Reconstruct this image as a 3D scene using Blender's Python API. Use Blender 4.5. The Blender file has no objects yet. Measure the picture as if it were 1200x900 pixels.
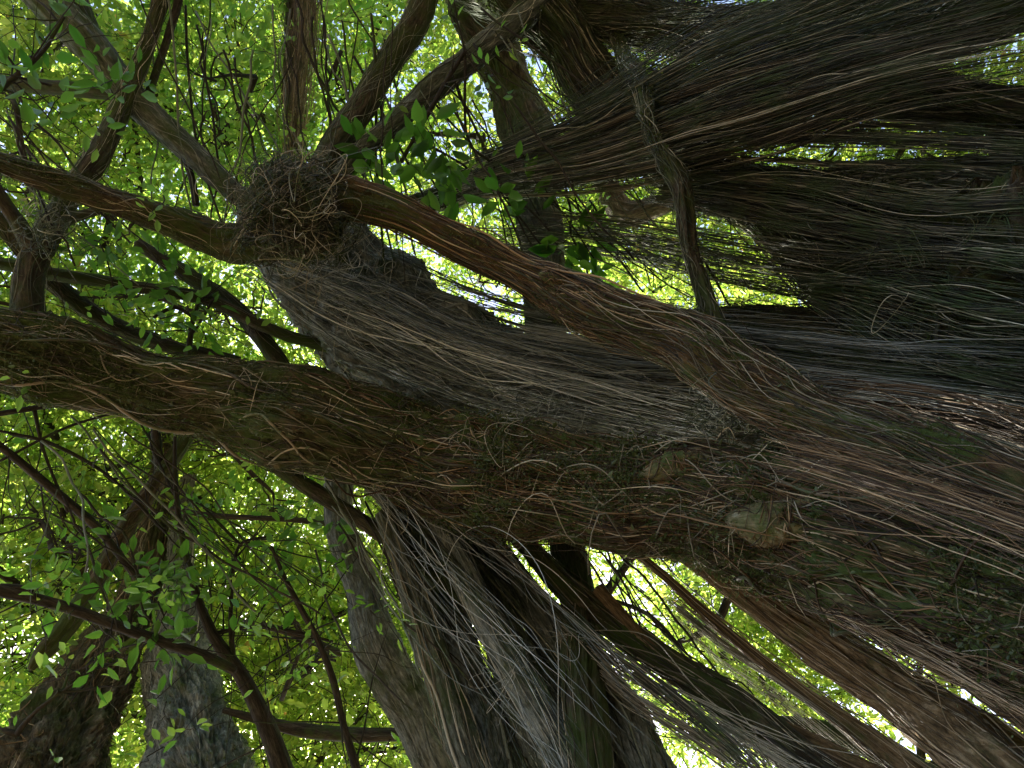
import bpy, math
import numpy as np
from mathutils import Matrix

# ------------------------------------------------------------------ camera
SC = bpy.context.scene
COL = SC.collection
F = 800.0                      # focal length in photo pixels (photo is 1200 wide)
CAM = np.array([0.0, 0.0, 1.6])
zc = np.array([-300.0, 130.0, -F]); zc /= np.linalg.norm(zc)      # the zenith, seen in the camera's frame
xc = np.array([1.0, 0, 0]) - zc * zc[0]; xc /= np.linalg.norm(xc)
yc = np.cross(zc, xc)
ROT = np.stack([xc, yc, zc])   # camera frame -> world
cd = bpy.data.cameras.new('camera'); cam = bpy.data.objects.new('camera', cd); COL.objects.link(cam)
cd.lens = 24; cd.sensor_width = 36; cd.clip_start = 0.05; cd.clip_end = 900
m = Matrix([[*ROT[0], CAM[0]], [*ROT[1], CAM[1]], [*ROT[2], CAM[2]], [0, 0, 0, 1]])
cam.matrix_world = m
SC.camera = cam

def ray(px, py):
    v = np.array([px - 600.0, 450.0 - py, -F])
    return ROT @ (v / np.linalg.norm(v))
def at(px, py, d):
    return CAM + ray(px, py) * d
def rad(px, py, r, d):         # a half-width of r pixels there, in metres
    v = math.sqrt((px - 600) ** 2 + (py - 450) ** 2 + F * F)
    return r * d / v

# ------------------------------------------------------------------ light
SUN = ray(330, 1010)
el = math.asin(SUN[2]); az = math.atan2(SUN[0], SUN[1])
W = bpy.data.worlds.new('World'); SC.world = W; W.use_nodes = True
nt = W.node_tree; nt.nodes.clear()
sky = nt.nodes.new('ShaderNodeTexSky'); sky.sky_type = 'NISHITA'; sky.sun_disc = False
sky.sun_elevation = el; sky.sun_rotation = az; sky.dust_density = 4.0; sky.air_density = 1.0
bg = nt.nodes.new('ShaderNodeBackground'); bg.inputs[1].default_value = 0.15
wo = nt.nodes.new('ShaderNodeOutputWorld')
nt.links.new(sky.outputs[0], bg.inputs[0]); nt.links.new(bg.outputs[0], wo.inputs[0])
sl = bpy.data.lights.new('sun', 'SUN'); sl.energy = 5.0; sl.angle = math.radians(0.5); sl.color = (1, .95, .86)
so = bpy.data.objects.new('sun', sl); COL.objects.link(so)
so.location = (0, 0, 30)
from mathutils import Vector
so.rotation_euler = Vector(SUN).to_track_quat('Z', 'Y').to_euler()
SC.view_settings.view_transform = 'Standard'; SC.view_settings.look = 'None'
SC.view_settings.exposure = 2.2; SC.view_settings.gamma = 1.0; SC.view_settings.use_curve_mapping = False
SC.render.engine = 'CYCLES'
cy = SC.cycles
cy.max_bounces = 7; cy.diffuse_bounces = 5; cy.transmission_bounces = 6; cy.glossy_bounces = 2
cy.sample_clamp_indirect = 6; cy.caustics_reflective = False; cy.caustics_refractive = False

# ------------------------------------------------------------------ materials
def newmat(name):
    mt = bpy.data.materials.new(name); mt.use_nodes = True
    t = mt.node_tree; t.nodes.clear()
    o = t.nodes.new('ShaderNodeOutputMaterial')
    return mt, t, o
def N(t, kind, **kw):
    n = t.nodes.new(kind)
    for k, v in kw.items():
        if k.startswith('i_'):
            n.inputs[int(k[2:]) if k[2:].isdigit() else k[2:]].default_value = v
        else: setattr(n, k, v)
    return n
def ramp(t, src, stops):
    r = t.nodes.new('ShaderNodeValToRGB'); t.links.new(src, r.inputs[0])
    e = r.color_ramp.elements
    while len(e) < len(stops): e.new(0.5)
    for el_, (p, c) in zip(e, stops):
        el_.position = p; el_.color = (*c, 1) if len(c) == 3 else c
    return r
def mixc(t, fac, a, b):
    x = t.nodes.new('ShaderNodeMix'); x.data_type = 'RGBA'
    if isinstance(fac, (int, float)): x.inputs[0].default_value = fac
    else: t.links.new(fac, x.inputs[0])
    for s, v in ((6, a), (7, b)):
        if isinstance(v, tuple): x.inputs[s].default_value = (*v, 1)
        else: t.links.new(v, x.inputs[s])
    return x.outputs[2]

def bark(name, dark, mid, light, moss=(.045, .08, .016), moss_amt=.45, lichen=.15, bump=.6):
    mt, t, o = newmat(name)
    uv = N(t, 'ShaderNodeUVMap'); mp = N(t, 'ShaderNodeMapping'); t.links.new(uv.outputs[0], mp.inputs[0])
    mp.inputs['Scale'].default_value = (9, 1.6, 1)
    n1 = N(t, 'ShaderNodeTexNoise', i_Scale=3.2, i_Detail=8, i_Roughness=.68, i_Distortion=.5)
    t.links.new(mp.outputs[0], n1.inputs['Vector'])
    mp2 = N(t, 'ShaderNodeMapping'); t.links.new(uv.outputs[0], mp2.inputs[0]); mp2.inputs['Scale'].default_value = (22, 5, 1)
    n2 = N(t, 'ShaderNodeTexNoise', i_Scale=4.0, i_Detail=6, i_Roughness=.7)
    t.links.new(mp2.outputs[0], n2.inputs['Vector'])
    tc = N(t, 'ShaderNodeTexCoord')
    n3 = N(t, 'ShaderNodeTexNoise', i_Scale=2.6, i_Detail=7, i_Roughness=.7)
    t.links.new(tc.outputs['Object'], n3.inputs['Vector'])
    n4 = N(t, 'ShaderNodeTexNoise', i_Scale=9.0, i_Detail=5, i_Roughness=.75)
    t.links.new(tc.outputs['Object'], n4.inputs['Vector'])
    c = ramp(t, n1.outputs[0], [(.30, dark), (.52, mid), (.72, light)]).outputs[0]
    fine = ramp(t, n2.outputs[0], [(.35, (.45, .45, .45)), (.65, (1.25, 1.25, 1.25))])
    mu = N(t, 'ShaderNodeMix', data_type='RGBA', blend_type='MULTIPLY'); mu.inputs[0].default_value = 1
    t.links.new(c, mu.inputs[6]); t.links.new(fine.outputs[0], mu.inputs[7]); c = mu.outputs[2]
    mf = ramp(t, n3.outputs[0], [(.58 - .28 * moss_amt, (0, 0, 0)), (.72 - .2 * moss_amt, (.85, .85, .85))])
    c = mixc(t, mf.outputs[0], c, moss)
    lf = ramp(t, n4.outputs[0], [(.68 - .15 * lichen, (0, 0, 0)), (.76 - .15 * lichen, (.6, .6, .6))])
    c = mixc(t, lf.outputs[0], c, (.33, .35, .27))
    b = N(t, 'ShaderNodeBsdfPrincipled', i_Roughness=.85)
    b.inputs['Specular IOR Level'].default_value = .2
    t.links.new(c, b.inputs['Base Color'])
    add = N(t, 'ShaderNodeMath', operation='ADD'); t.links.new(n1.outputs[0], add.inputs[0]); t.links.new(n2.outputs[0], add.inputs[1])
    bp = N(t, 'ShaderNodeBump', i_Strength=bump, i_Distance=.04)
    t.links.new(add.outputs[0], bp.inputs['Height']); t.links.new(bp.outputs[0], b.inputs['Normal'])
    t.links.new(b.outputs[0], o.inputs[0])
    return mt

def strandmat(name, stops, moss=.2):
    mt, t, o = newmat(name)
    g = N(t, 'ShaderNodeNewGeometry')
    c = ramp(t, g.outputs['Random Per Island'], stops).outputs[0]  # strand tones spread wide: contrast put into the colour where shading is soft
    tc = N(t, 'ShaderNodeTexCoord')
    n3 = N(t, 'ShaderNodeTexNoise', i_Scale=5.0, i_Detail=4, i_Roughness=.7)
    t.links.new(tc.outputs['Object'], n3.inputs['Vector'])
    mf = ramp(t, n3.outputs[0], [(.62 - .3 * moss, (0, 0, 0)), (.75 - .25 * moss, (.8, .8, .8))])
    c = mixc(t, mf.outputs[0], c, (.05, .085, .022))
    b = N(t, 'ShaderNodeBsdfPrincipled', i_Roughness=.62)
    b.inputs['Specular IOR Level'].default_value = .35
    t.links.new(c, b.inputs['Base Color']); t.links.new(b.outputs[0], o.inputs[0])
    return mt

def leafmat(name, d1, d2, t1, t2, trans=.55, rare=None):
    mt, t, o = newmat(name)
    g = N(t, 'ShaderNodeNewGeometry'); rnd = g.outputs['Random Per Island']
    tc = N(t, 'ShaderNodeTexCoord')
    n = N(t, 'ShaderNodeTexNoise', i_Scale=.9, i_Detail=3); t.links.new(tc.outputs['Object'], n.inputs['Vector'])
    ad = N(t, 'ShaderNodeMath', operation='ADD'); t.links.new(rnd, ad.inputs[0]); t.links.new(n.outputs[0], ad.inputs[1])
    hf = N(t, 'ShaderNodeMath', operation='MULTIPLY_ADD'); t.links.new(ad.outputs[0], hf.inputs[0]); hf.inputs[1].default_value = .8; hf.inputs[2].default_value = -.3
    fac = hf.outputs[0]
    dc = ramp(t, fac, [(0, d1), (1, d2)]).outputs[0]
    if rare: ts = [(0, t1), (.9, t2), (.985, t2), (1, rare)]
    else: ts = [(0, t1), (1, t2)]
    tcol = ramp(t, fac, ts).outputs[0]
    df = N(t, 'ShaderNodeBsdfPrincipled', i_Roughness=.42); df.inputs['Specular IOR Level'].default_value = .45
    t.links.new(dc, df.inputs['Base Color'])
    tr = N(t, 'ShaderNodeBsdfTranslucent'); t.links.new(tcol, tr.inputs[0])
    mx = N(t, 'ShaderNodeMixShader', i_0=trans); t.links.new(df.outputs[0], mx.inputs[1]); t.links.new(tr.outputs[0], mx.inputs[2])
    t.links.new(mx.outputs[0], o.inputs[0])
    return mt

M = dict(
    brown=bark('bark_brown', (.016, .013, .008), (.075, .058, .034), (.24, .19, .12), moss_amt=.7, lichen=.25),
    red=bark('bark_red', (.025, .017, .008), (.11, .066, .03), (.26, .18, .09), moss_amt=.55, lichen=.25),
    grey=bark('bark_grey', (.03, .037, .03), (.12, .135, .11), (.32, .34, .29), moss_amt=.4, lichen=.4),
    light=bark('bark_light', (.07, .085, .075), (.23, .26, .235), (.45, .48, .44), moss_amt=.25, lichen=.4),
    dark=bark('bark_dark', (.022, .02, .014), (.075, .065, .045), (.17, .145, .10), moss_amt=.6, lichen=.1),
    far=bark('bark_far', (.05, .045, .03), (.18, .16, .11), (.36, .33, .25), moss_amt=.4, lichen=.3, bump=1.0),
    pale=bark('bark_pale', (.06, .05, .03), (.19, .16, .095), (.38, .34, .22), moss_amt=.5, lichen=.3, bump=.35),
    tan=bark('bark_tan', (.05, .034, .014), (.20, .135, .065), (.42, .33, .20), moss_amt=.25, lichen=.2),
    s_tan=strandmat('root_tan', [(0, (.04, .026, .012)), (.5, (.17, .115, .06)), (.85, (.36, .27, .16)), (1, (.66, .58, .42))], .1),
    twig=bark('twig_bark', (.014, .013, .010), (.042, .037, .028), (.11, .10, .075), moss_amt=.2, lichen=.0, bump=.2),
    s_red=strandmat('root_red', [(0, (.016, .010, .004)), (.55, (.070, .040, .016)), (.84, (.22, .14, .065)), (1, (.62, .52, .34))], .1),
    s_brown=strandmat('root_brown', [(0, (.015, .013, .007)), (.55, (.06, .050, .029)), (.84, (.22, .185, .12)), (1, (.66, .60, .45))], .5),
    s_grey=strandmat('root_grey', [(0, (.018, .024, .018)), (.5, (.072, .088, .066)), (.82, (.26, .29, .23)), (1, (.70, .70, .58))], .5),
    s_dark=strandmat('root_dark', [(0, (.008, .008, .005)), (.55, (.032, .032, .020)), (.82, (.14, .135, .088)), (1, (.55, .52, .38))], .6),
    s_light=strandmat('root_light', [(0, (.03, .038, .034)), (.45, (.14, .165, .15)), (.8, (.36, .39, .36)), (1, (.70, .72, .66))], .15),
    s_pale=strandmat('root_pale', [(0, (.08, .075, .05)), (.5, (.25, .23, .165)), (1, (.5, .48, .38))], .1),
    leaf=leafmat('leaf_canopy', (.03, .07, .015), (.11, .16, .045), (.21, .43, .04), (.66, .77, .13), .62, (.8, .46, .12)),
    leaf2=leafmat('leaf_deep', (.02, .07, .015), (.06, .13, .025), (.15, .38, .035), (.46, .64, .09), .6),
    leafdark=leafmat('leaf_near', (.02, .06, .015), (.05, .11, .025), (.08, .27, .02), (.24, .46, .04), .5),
    moss=leafmat('moss_tuft', (.03, .05, .012), (.09, .12, .035), (.08, .13, .03), (.16, .2, .06), .3),
)

# ------------------------------------------------------------------ mesh helpers
def prop(o, label=None, cat=None, group=None, kind=None):
    if label: o['label'] = label
    if cat: o['category'] = cat
    if group: o['group'] = group
    if kind: o['kind'] = kind
    return o
def mesh(name, V, Q, mat, parent=None, uv=None, smooth=True):
    me = bpy.data.meshes.new(name)
    V = np.asarray(V, np.float32); Q = np.asarray(Q, np.int32)
    off = np.zeros(3, np.float32); root = parent
    while root is not None:
        off += np.array(root.location, np.float32); root = root.parent
    V = V - off
    me.vertices.add(len(V)); me.vertices.foreach_set('co', V.ravel())
    me.loops.add(Q.size); me.loops.foreach_set('vertex_index', Q.ravel())
    me.polygons.add(len(Q))
    me.polygons.foreach_set('loop_start', np.arange(len(Q), dtype=np.int32) * Q.shape[1])
    try: me.polygons.foreach_set('loop_total', np.full(len(Q), Q.shape[1], np.int32))
    except Exception: pass
    if smooth: me.polygons.foreach_set('use_smooth', np.ones(len(Q), bool))
    if uv is not None:
        l = me.uv_layers.new(name='UVMap'); l.data.foreach_set('uv', np.asarray(uv, np.float32).ravel())
    me.materials.append(mat)
    me.update(calc_edges=True)
    o = bpy.data.objects.new(name, me); COL.objects.link(o)
    if parent is not None: o.parent = parent
    return o
def thing(name, loc, label, cat, group=None):
    o = bpy.data.objects.new(name, None); COL.objects.link(o)
    o.location = tuple(float(v) for v in loc); o.empty_display_size = .2
    return prop(o, label, cat, group)

def smooth01(x): return x * x * (3 - 2 * x)
def field(rng, nt, nth, T, TH):
    """periodic (in theta) smooth noise in -1..1 sampled at T (0..1) x TH (0..1)"""
    nt = max(2, int(nt)); g = rng.uniform(-1, 1, (nt + 2, nth))
    a = T * nt; i = np.clip(a.astype(int), 0, nt); fa = smooth01(np.clip(a - i, 0, 1))
    b = (TH % 1) * nth; j = b.astype(int) % nth; fb = smooth01(b - np.floor(b)); j2 = (j + 1) % nth
    return (g[i, j] * (1 - fa) + g[i + 1, j] * fa) * (1 - fb) + (g[i, j2] * (1 - fa) + g[i + 1, j2] * fa) * fb

def spline(P, step):
    P = np.asarray(P, float)
    Q = np.vstack([2 * P[0] - P[1], P, 2 * P[-1] - P[-2]])
    out = []
    for k in range(1, len(Q) - 2):
        p0, p1, p2, p3 = Q[k - 1:k + 3]
        n = max(2, int(np.linalg.norm(p2[:3] - p1[:3]) / step))
        t = np.linspace(0, 1, n, endpoint=False)[:, None]
        out.append(.5 * ((2 * p1) + (-p0 + p2) * t + (2 * p0 - 5 * p1 + 4 * p2 - p3) * t ** 2 + (-p0 + 3 * p1 - 3 * p2 + p3) * t ** 3))
    out.append(P[-1:])
    return np.vstack(out)

def path(pts, d0, d1=None, ds=None):
    """pixel polyline (x, y, half-width) with distances -> world rows (x, y, z, radius)"""
    pts = np.array(pts, float)
    seg = np.r_[0, np.cumsum(np.hypot(np.diff(pts[:, 0]), np.diff(pts[:, 1])))]; seg /= seg[-1]
    D = np.array(ds, float) if ds is not None else d0 + (d1 - d0) * seg
    return np.array([[*at(p[0], p[1], d), rad(p[0], p[1], p[2], d)] for p, d in zip(pts, D)])

def to_ground(P, flare=1.35, out=.5):
    """carry the last row of a path down into the soil"""
    p = P[-1]; q = P[-2]
    h = p[:2] - q[:2]; h = h / (np.linalg.norm(h) + 1e-6)
    z = p[2]
    rows = []
    for f, k in ((.6, .5), (.22, .85), (-.04, 1.0)):
        rows.append([p[0] + h[0] * out * k, p[1] + h[1] * out * k, z * f if f > 0 else -.15, p[3] * (1 + (flare - 1) * k)])
    return np.vstack([P, rows])

class Limb: pass
def limb_data(P, seed, lobes=6, amp=.14, step=.03, sides=None, rough=1.0):
    rng = np.random.default_rng(seed)
    S = spline(P, step)
    C = S[:, :3]; R = np.maximum(S[:, 3], .002)
    s0 = np.r_[0, np.cumsum(np.linalg.norm(np.diff(C, axis=0), axis=1))]
    def wob(per):
        k = int(s0[-1] / per) + 3; return np.interp(s0 / per, np.arange(k + 1), rng.uniform(-1, 1, k + 1))
    env = np.clip(np.minimum(s0, s0[-1] - s0) / .3, 0, 1)
    sm = lambda a: np.convolve(np.pad(a, 3, mode='edge'), np.ones(7) / 7, 'valid')
    R = R * (1 + sm(.10 * wob(.42) + .05 * wob(.17)) * env)
    C = C + (np.stack([sm(wob(.55)) for _ in range(3)], 1) * (np.minimum(R, .12) * .35 * env)[:, None] if len(C) > 8 else 0)
    seg = np.r_[0, np.cumsum(np.linalg.norm(np.diff(C, axis=0), axis=1))]; Ln = seg[-1]
    T = np.gradient(C, axis=0); T /= np.linalg.norm(T, axis=1)[:, None] + 1e-9
    Nn = np.zeros_like(C)
    a = np.cross(T[0], [0.3, .2, 1]); a /= np.linalg.norm(a)
    for i in range(len(C)):
        a = a - T[i] * a.dot(T[i]); a /= np.linalg.norm(a); Nn[i] = a
    B = np.cross(T, Nn)
    m_ = sides or int(np.clip(2 * math.pi * R.max() / .013, 8, 180))
    t = (seg / Ln)[:, None] * np.ones((1, m_)); th = np.ones((len(C), 1)) * (np.arange(m_) / m_)[None]
    tw = th + .12 * field(rng, Ln / 1.2, 3, t, th)
    D = amp * (.6 * field(rng, Ln / .9, lobes, t, tw) + .9 * np.abs(field(rng, Ln / .7, lobes * 2, t, tw)) - .3)
    if m_ >= 14: D += amp * .5 * field(rng, Ln / .35, lobes * 4, t, tw)
    if m_ >= 40: D += rough * amp * .28 * field(rng, Ln / .12, lobes * 9, t, tw)
    if m_ >= 70: D += rough * amp * .3 * (np.abs(field(rng, Ln / .07, lobes * 16, t, th)) - .4)
    D += .12 * amp * rough * rng.normal(size=D.shape) * (m_ >= 20)
    L = Limb(); L.C, L.R, L.T, L.N, L.B, L.D, L.m, L.len, L.seg = C, R, T, Nn, B, D, m_, Ln, seg
    return L
def limb_mesh(L, name, mat, parent, cap=True):
    n = len(L.C); a = np.arange(L.m) / L.m * 2 * math.pi
    rr = L.R[:, None] * (1 + L.D)
    V = L.C[:, None] + rr[..., None] * (np.cos(a)[None, :, None] * L.N[:, None] + np.sin(a)[None, :, None] * L.B[:, None])
    i, j = np.meshgrid(np.arange(n - 1), np.arange(L.m), indexing='ij'); j2 = (j + 1) % L.m
    Q = np.stack([i * L.m + j, i * L.m + j2, (i + 1) * L.m + j2, (i + 1) * L.m + j], -1).reshape(-1, 4)
    circ = 2 * math.pi * np.median(L.R)
    u0 = j / L.m * circ; u1 = (j + 1) / L.m * circ; v0 = L.seg[i]; v1 = L.seg[i + 1]
    uv = np.stack([np.stack([u0, v0], -1), np.stack([u1, v0], -1), np.stack([u1, v1], -1), np.stack([u0, v1], -1)], 2).reshape(-1, 2)
    V = V.reshape(-1, 3)
    if cap:
        V = np.vstack([V, L.C[0] - L.T[0] * L.R[0] * .5, L.C[-1] + L.T[-1] * L.R[-1] * .5])
        k = np.arange(L.m); k2 = (k + 1) % L.m; b = (n - 1) * L.m; c0 = n * L.m
        # end caps as thin quads (centre vertex twice is avoided by pairing sides)
        k = np.arange(0, L.m - L.m % 2, 2)
        q0 = np.stack([np.full(len(k), c0), (k + 2) % L.m, k + 1, k], -1)
        q1 = np.stack([np.full(len(k), c0 + 1), b + k, b + k + 1, b + (k + 2) % L.m], -1)
        Q = np.vstack([Q, q0, q1]); uv = np.vstack([uv, np.zeros((8 * len(k), 2))])
    return mesh(name, V, Q, mat, parent, uv)

def tubes(P, rr, sides=3):
    """P (S,K,3) polylines, rr (S,K) radii -> verts, quads"""
    S, K = P.shape[:2]
    T = np.gradient(P, axis=1); T /= np.linalg.norm(T, axis=2, keepdims=True) + 1e-9
    ref = np.array([.31, .52, .79]); ref = ref / np.linalg.norm(ref)
    Nn = np.cross(T, ref); Nn /= np.linalg.norm(Nn, axis=2, keepdims=True) + 1e-9
    B = np.cross(T, Nn)
    a = np.arange(sides) / sides * 2 * math.pi
    V = P[:, :, None] + rr[:, :, None, None] * (np.cos(a)[None, None, :, None] * Nn[:, :, None] + np.sin(a)[None, None, :, None] * B[:, :, None])
    s, k, j = np.meshgrid(np.arange(S), np.arange(K - 1), np.arange(sides), indexing='ij'); j2 = (j + 1) % sides
    b = (s * K + k) * sides
    Q = np.stack([b + j, b + j2, b + sides + j2, b + sides + j], -1).reshape(-1, 4)
    return V.reshape(-1, 3), Q

def sines(rng, n, K, f=(1, 5), oct_=3):
    s = np.linspace(0, 1, K)[None]
    out = np.zeros((n, K))
    for o in range(oct_):
        fr = rng.uniform(*f, (n, 1)) * (1.9 ** o); ph = rng.uniform(0, 6.28, (n, 1))
        out += np.sin(fr * 6.28 * s + ph) * rng.uniform(.4, 1, (n, 1)) / (1.9 ** o)
    return out

def strand_pts(L, n, seed, r=(.002, .006), length=(.6, 2.5), wander=.3, lift=.01, vol=None, trange=(0, 1), thr=None, ppm=26, f=(.4, 1.3), stray=0.):
    rng = np.random.default_rng(seed)
    ln = np.minimum(rng.uniform(*length, n), L.len * (trange[1] - trange[0]) * .98)
    K = int(np.clip(ln.mean() * ppm, 16, 64))
    s = np.linspace(0, 1, K)[None]
    t0 = trange[0] + rng.uniform(0, 1, n) * np.maximum(0, (trange[1] - trange[0]) - ln / L.len)
    t = t0[:, None] + s * (ln / L.len)[:, None]
    th0 = rng.uniform(0, 1, n) if thr is None else rng.uniform(thr[0], thr[1], n)
    th = th0[:, None] + wander * .19 * sines(rng, n, K, f, 2)
    idx = np.clip(t, 0, 1) * (len(L.C) - 1); i = np.clip(idx.astype(int), 0, len(L.C) - 2); fr = (idx - i)[..., None]
    g = lambda A: A[i] * (1 - fr) + A[i + 1] * fr
    C, Nn, B = g(L.C), g(L.N), g(L.B)
    R = g(L.R[:, None])[..., 0]
    b = (th % 1) * L.m; j = b.astype(int) % L.m; fb = b - np.floor(b); j2 = (j + 1) % L.m
    D = L.D[i, j] * (1 - fb) + L.D[i, j2] * fb
    D = (np.pad(D, ((0, 0), (2, 2)), mode='edge')[:, :-4] + D * 2 + np.pad(D, ((0, 0), (2, 2)), mode='edge')[:, 4:] + np.pad(D, ((0, 0), (1, 1)), mode='edge')[:, 2:] + np.pad(D, ((0, 0), (1, 1)), mode='edge')[:, :-2]) / 6
    rs = rng.uniform(r[0], r[1], n) ** 1.0
    # a few thick ones, many thin ones
    rs = r[0] + (r[1] - r[0]) * rng.uniform(0, 1, n) ** 2.2
    taper = np.clip(np.minimum(s * 8 + .3, (1 - s) * 4 + .25), 0, 1)
    rr = rs[:, None] * taper
    if vol is None:
        li = lift * rng.exponential(1, (n, 1)) * sines(rng, n, K, (.3, 1.1), 2) ** 2 * .8
        rho = R * (1 + D) + rs[:, None] * .5 + li
    else:
        nc = max(3, n // 22); ca = rng.uniform(0, 6.2832, nc); cr = np.sqrt(rng.uniform(0, 1, nc)) * .9
        cl = rng.integers(0, nc, n); sp = rng.choice([.05, .09, .2], nc)[cl]
        x = cr[cl] * np.cos(ca[cl]) + rng.normal(size=n) * sp; y = cr[cl] * np.sin(ca[cl]) + rng.normal(size=n) * sp
        X = x[:, None] + wander * .12 * sines(rng, n, K, f, 3); Y = y[:, None] + wander * .12 * sines(rng, n, K, f, 3)
        rho = R * vol * np.hypot(X, Y); th = np.arctan2(Y, X) / 6.2832
    P = C + rho[..., None] * (np.cos(th * 6.2832)[..., None] * Nn + np.sin(th * 6.2832)[..., None] * B)
    if stray:
        e = rng.exponential(stray, (n, 1, 1)) * np.stack([sines(rng, n, K, (.3, 1.2), 2) for _ in range(3)], -1)
        P = P + e * (s[..., None] if vol is None else 1)
    # small crinkles
    P = P + np.stack([sines(rng, n, K, (K / 24, K / 14), 2) for _ in range(3)], -1) * rng.uniform(.0005, .0045, (n, 1, 1))
    return P, rr
def strands(L, name, mat, parent, n, seed, sides=3, **kw):
    P, rr = strand_pts(L, n, seed, **kw)
    V, Q = tubes(P, rr, sides)
    return prop(mesh(name, V, Q, mat, parent), kind='stuff')
def merge(parts):
    Vs, Qs, o = [], [], 0
    for V, Q in parts: Vs.append(V); Qs.append(Q + o); o += len(V)
    return np.vstack(Vs), np.vstack(Qs)

def leaves(pos, dirs, nrm, ln, wd, fold=.25, curl=.15):
    """pos, dirs, nrm (n,3); two folded quads per leaf"""
    d = dirs / (np.linalg.norm(dirs, axis=1, keepdims=True) + 1e-9)
    s = np.cross(d, nrm); s /= np.linalg.norm(s, axis=1, keepdims=True) + 1e-9
    u = np.cross(s, d)
    ln = ln[:, None]; wd = wd[:, None]
    z = wd * fold
    base = pos; tip = pos + d * ln - u * ln * curl
    l1 = pos + d * ln * .32 + s * wd * .95 + u * z; l2 = pos + d * ln * .68 + s * wd * .8 + u * z - u * ln * curl * .4
    r1 = pos + d * ln * .32 - s * wd * .95 + u * z; r2 = pos + d * ln * .68 - s * wd * .8 + u * z - u * ln * curl * .4
    V = np.stack([base, l1, l2, tip, r2, r1], 1).reshape(-1, 3)
    b = np.arange(len(pos))[:, None] * 6
    Q = np.stack([b + [0, 3, 2, 1], b + [0, 5, 4, 3]], 1).reshape(-1, 4)
    return V, Q

def unit(v): return v / (np.linalg.norm(v, axis=-1, keepdims=True) + 1e-9)

def sprays(rng, C, outw, nl=22, tl=(.45, .9), leaf=(.07, .12), droop=.35):
    """twig clusters at C (n,3) pointing along outw -> leaf (V,Q), twig (V,Q)"""
    n = len(C)
    d = unit(outw + rng.normal(size=(n, 3)) * .65 + np.array([0, 0, -.1]))
    L_ = rng.uniform(*tl, (n, 1)); K = 7
    s = np.linspace(0, 1, K)[None, :, None]
    P = C[:, None] + d[:, None] * L_[:, None] * s + np.array([0, 0, -1]) * (droop * L_)[:, None] * s ** 2 + rng.normal(size=(n, K, 3)) * .012
    rr = np.full((n, K), .005) * (1.1 - .8 * s[..., 0])
    tw = tubes(P, rr, 3)
    # leaves alternate along the twig
    t = (np.arange(nl) + rng.uniform(0, 1, (n, nl))) / nl * .92 + .08
    ix = t * (K - 1); i = np.clip(ix.astype(int), 0, K - 2); f = (ix - i)[..., None]
    r_ = np.arange(n)[:, None]
    pos = P[r_, i] * (1 - f) + P[r_, i + 1] * f
    side = unit(np.cross(d, rng.normal(size=(n, 3)) * .5 + np.array([0, 0, 1])))
    sg = np.where(np.arange(nl) % 2, 1, -1)[None, :, None]
    off = side[:, None] * sg + rng.normal(size=(n, nl, 3)) * .38
    pos = pos + off * .05
    dirs = unit(d[:, None] * .65 + off * .85 + np.array([0, 0, -.25]))
    nrm = unit(np.array([0, 0, 1.0]) + rng.normal(size=(n, nl, 3)) * .5)
    ln = rng.uniform(*leaf, n * nl); wd = ln * rng.uniform(.17, .26, n * nl)
    lf = leaves(pos.reshape(-1, 3), dirs.reshape(-1, 3), nrm.reshape(-1, 3), ln, wd, curl=.18)
    return lf, tw

def crown(parent, regions, seed, mat='leaf', dens=.74, leaf=(.075, .145), hub=None, nb=7):
    """regions: world centres and radii; clumpy foliage with limbs reaching into it"""
    rng = np.random.default_rng(seed); LF, TW = [], []
    for (c, R) in regions:
        c = np.asarray(c, float)
        k = int(10 * dens ** .5 + 4)
        sub = c + unit(rng.normal(size=(k, 3))) * R * rng.uniform(.25, .95, (k, 1)) * np.array([1, 1, .7])
        nc = int(dens * 30 * (R / 2.2) ** 2)
        pts = np.repeat(sub, nc, 0) + rng.normal(size=(k * nc, 3)) * R * .27 * np.array([1, 1, .7])
        ow = unit(pts - np.repeat(sub, nc, 0) + .5 * (pts - c) / R)
        lf, tw = sprays(rng, pts, ow, leaf=leaf); LF.append(lf); TW.append(tw)
        h = c if hub is None else np.asarray(hub, float)
        for q in sub[:(nb if R > 1.5 else 2)]:
            mid = (h + q) / 2 + rng.normal(size=3) * .12 * np.linalg.norm(q - h)
            P = np.vstack([[*h, .055 * min(1, R / 2.2)], [*mid, .036 * min(1, R / 2.2)], [*q, .016 * min(1, R / 2.2)], [*(q + (q - mid) * .4), .005]])
            L = limb_data(P, int(rng.integers(1e6)), step=.12, sides=7, amp=.1)
            limb_mesh(L, 'branch', M['twig'], parent)
            # side twigs carrying the sprays
            m_ = 7
            st = L.C[rng.integers(len(L.C) // 3, len(L.C), m_)]
            en = q + rng.normal(size=(m_, 3)) * R * .25
            s = np.linspace(0, 1, 9)[None, :, None]
            PP = st[:, None] * (1 - s) + en[:, None] * s + np.stack([sines(rng, m_, 9, (.5, 1.5), 2) for _ in range(3)], -1) * .06
            TW.append(tubes(PP, np.full((m_, 9), .011) * (1.2 - s[..., 0]), 4))
    V, Q = merge(LF); o = mesh('foliage', V, Q, M[mat], parent, smooth=False); prop(o, kind='stuff')
    V, Q = merge(TW); o2 = mesh('twigs', V, Q, M['twig'], parent); prop(o2, kind='stuff')
    return o

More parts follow.
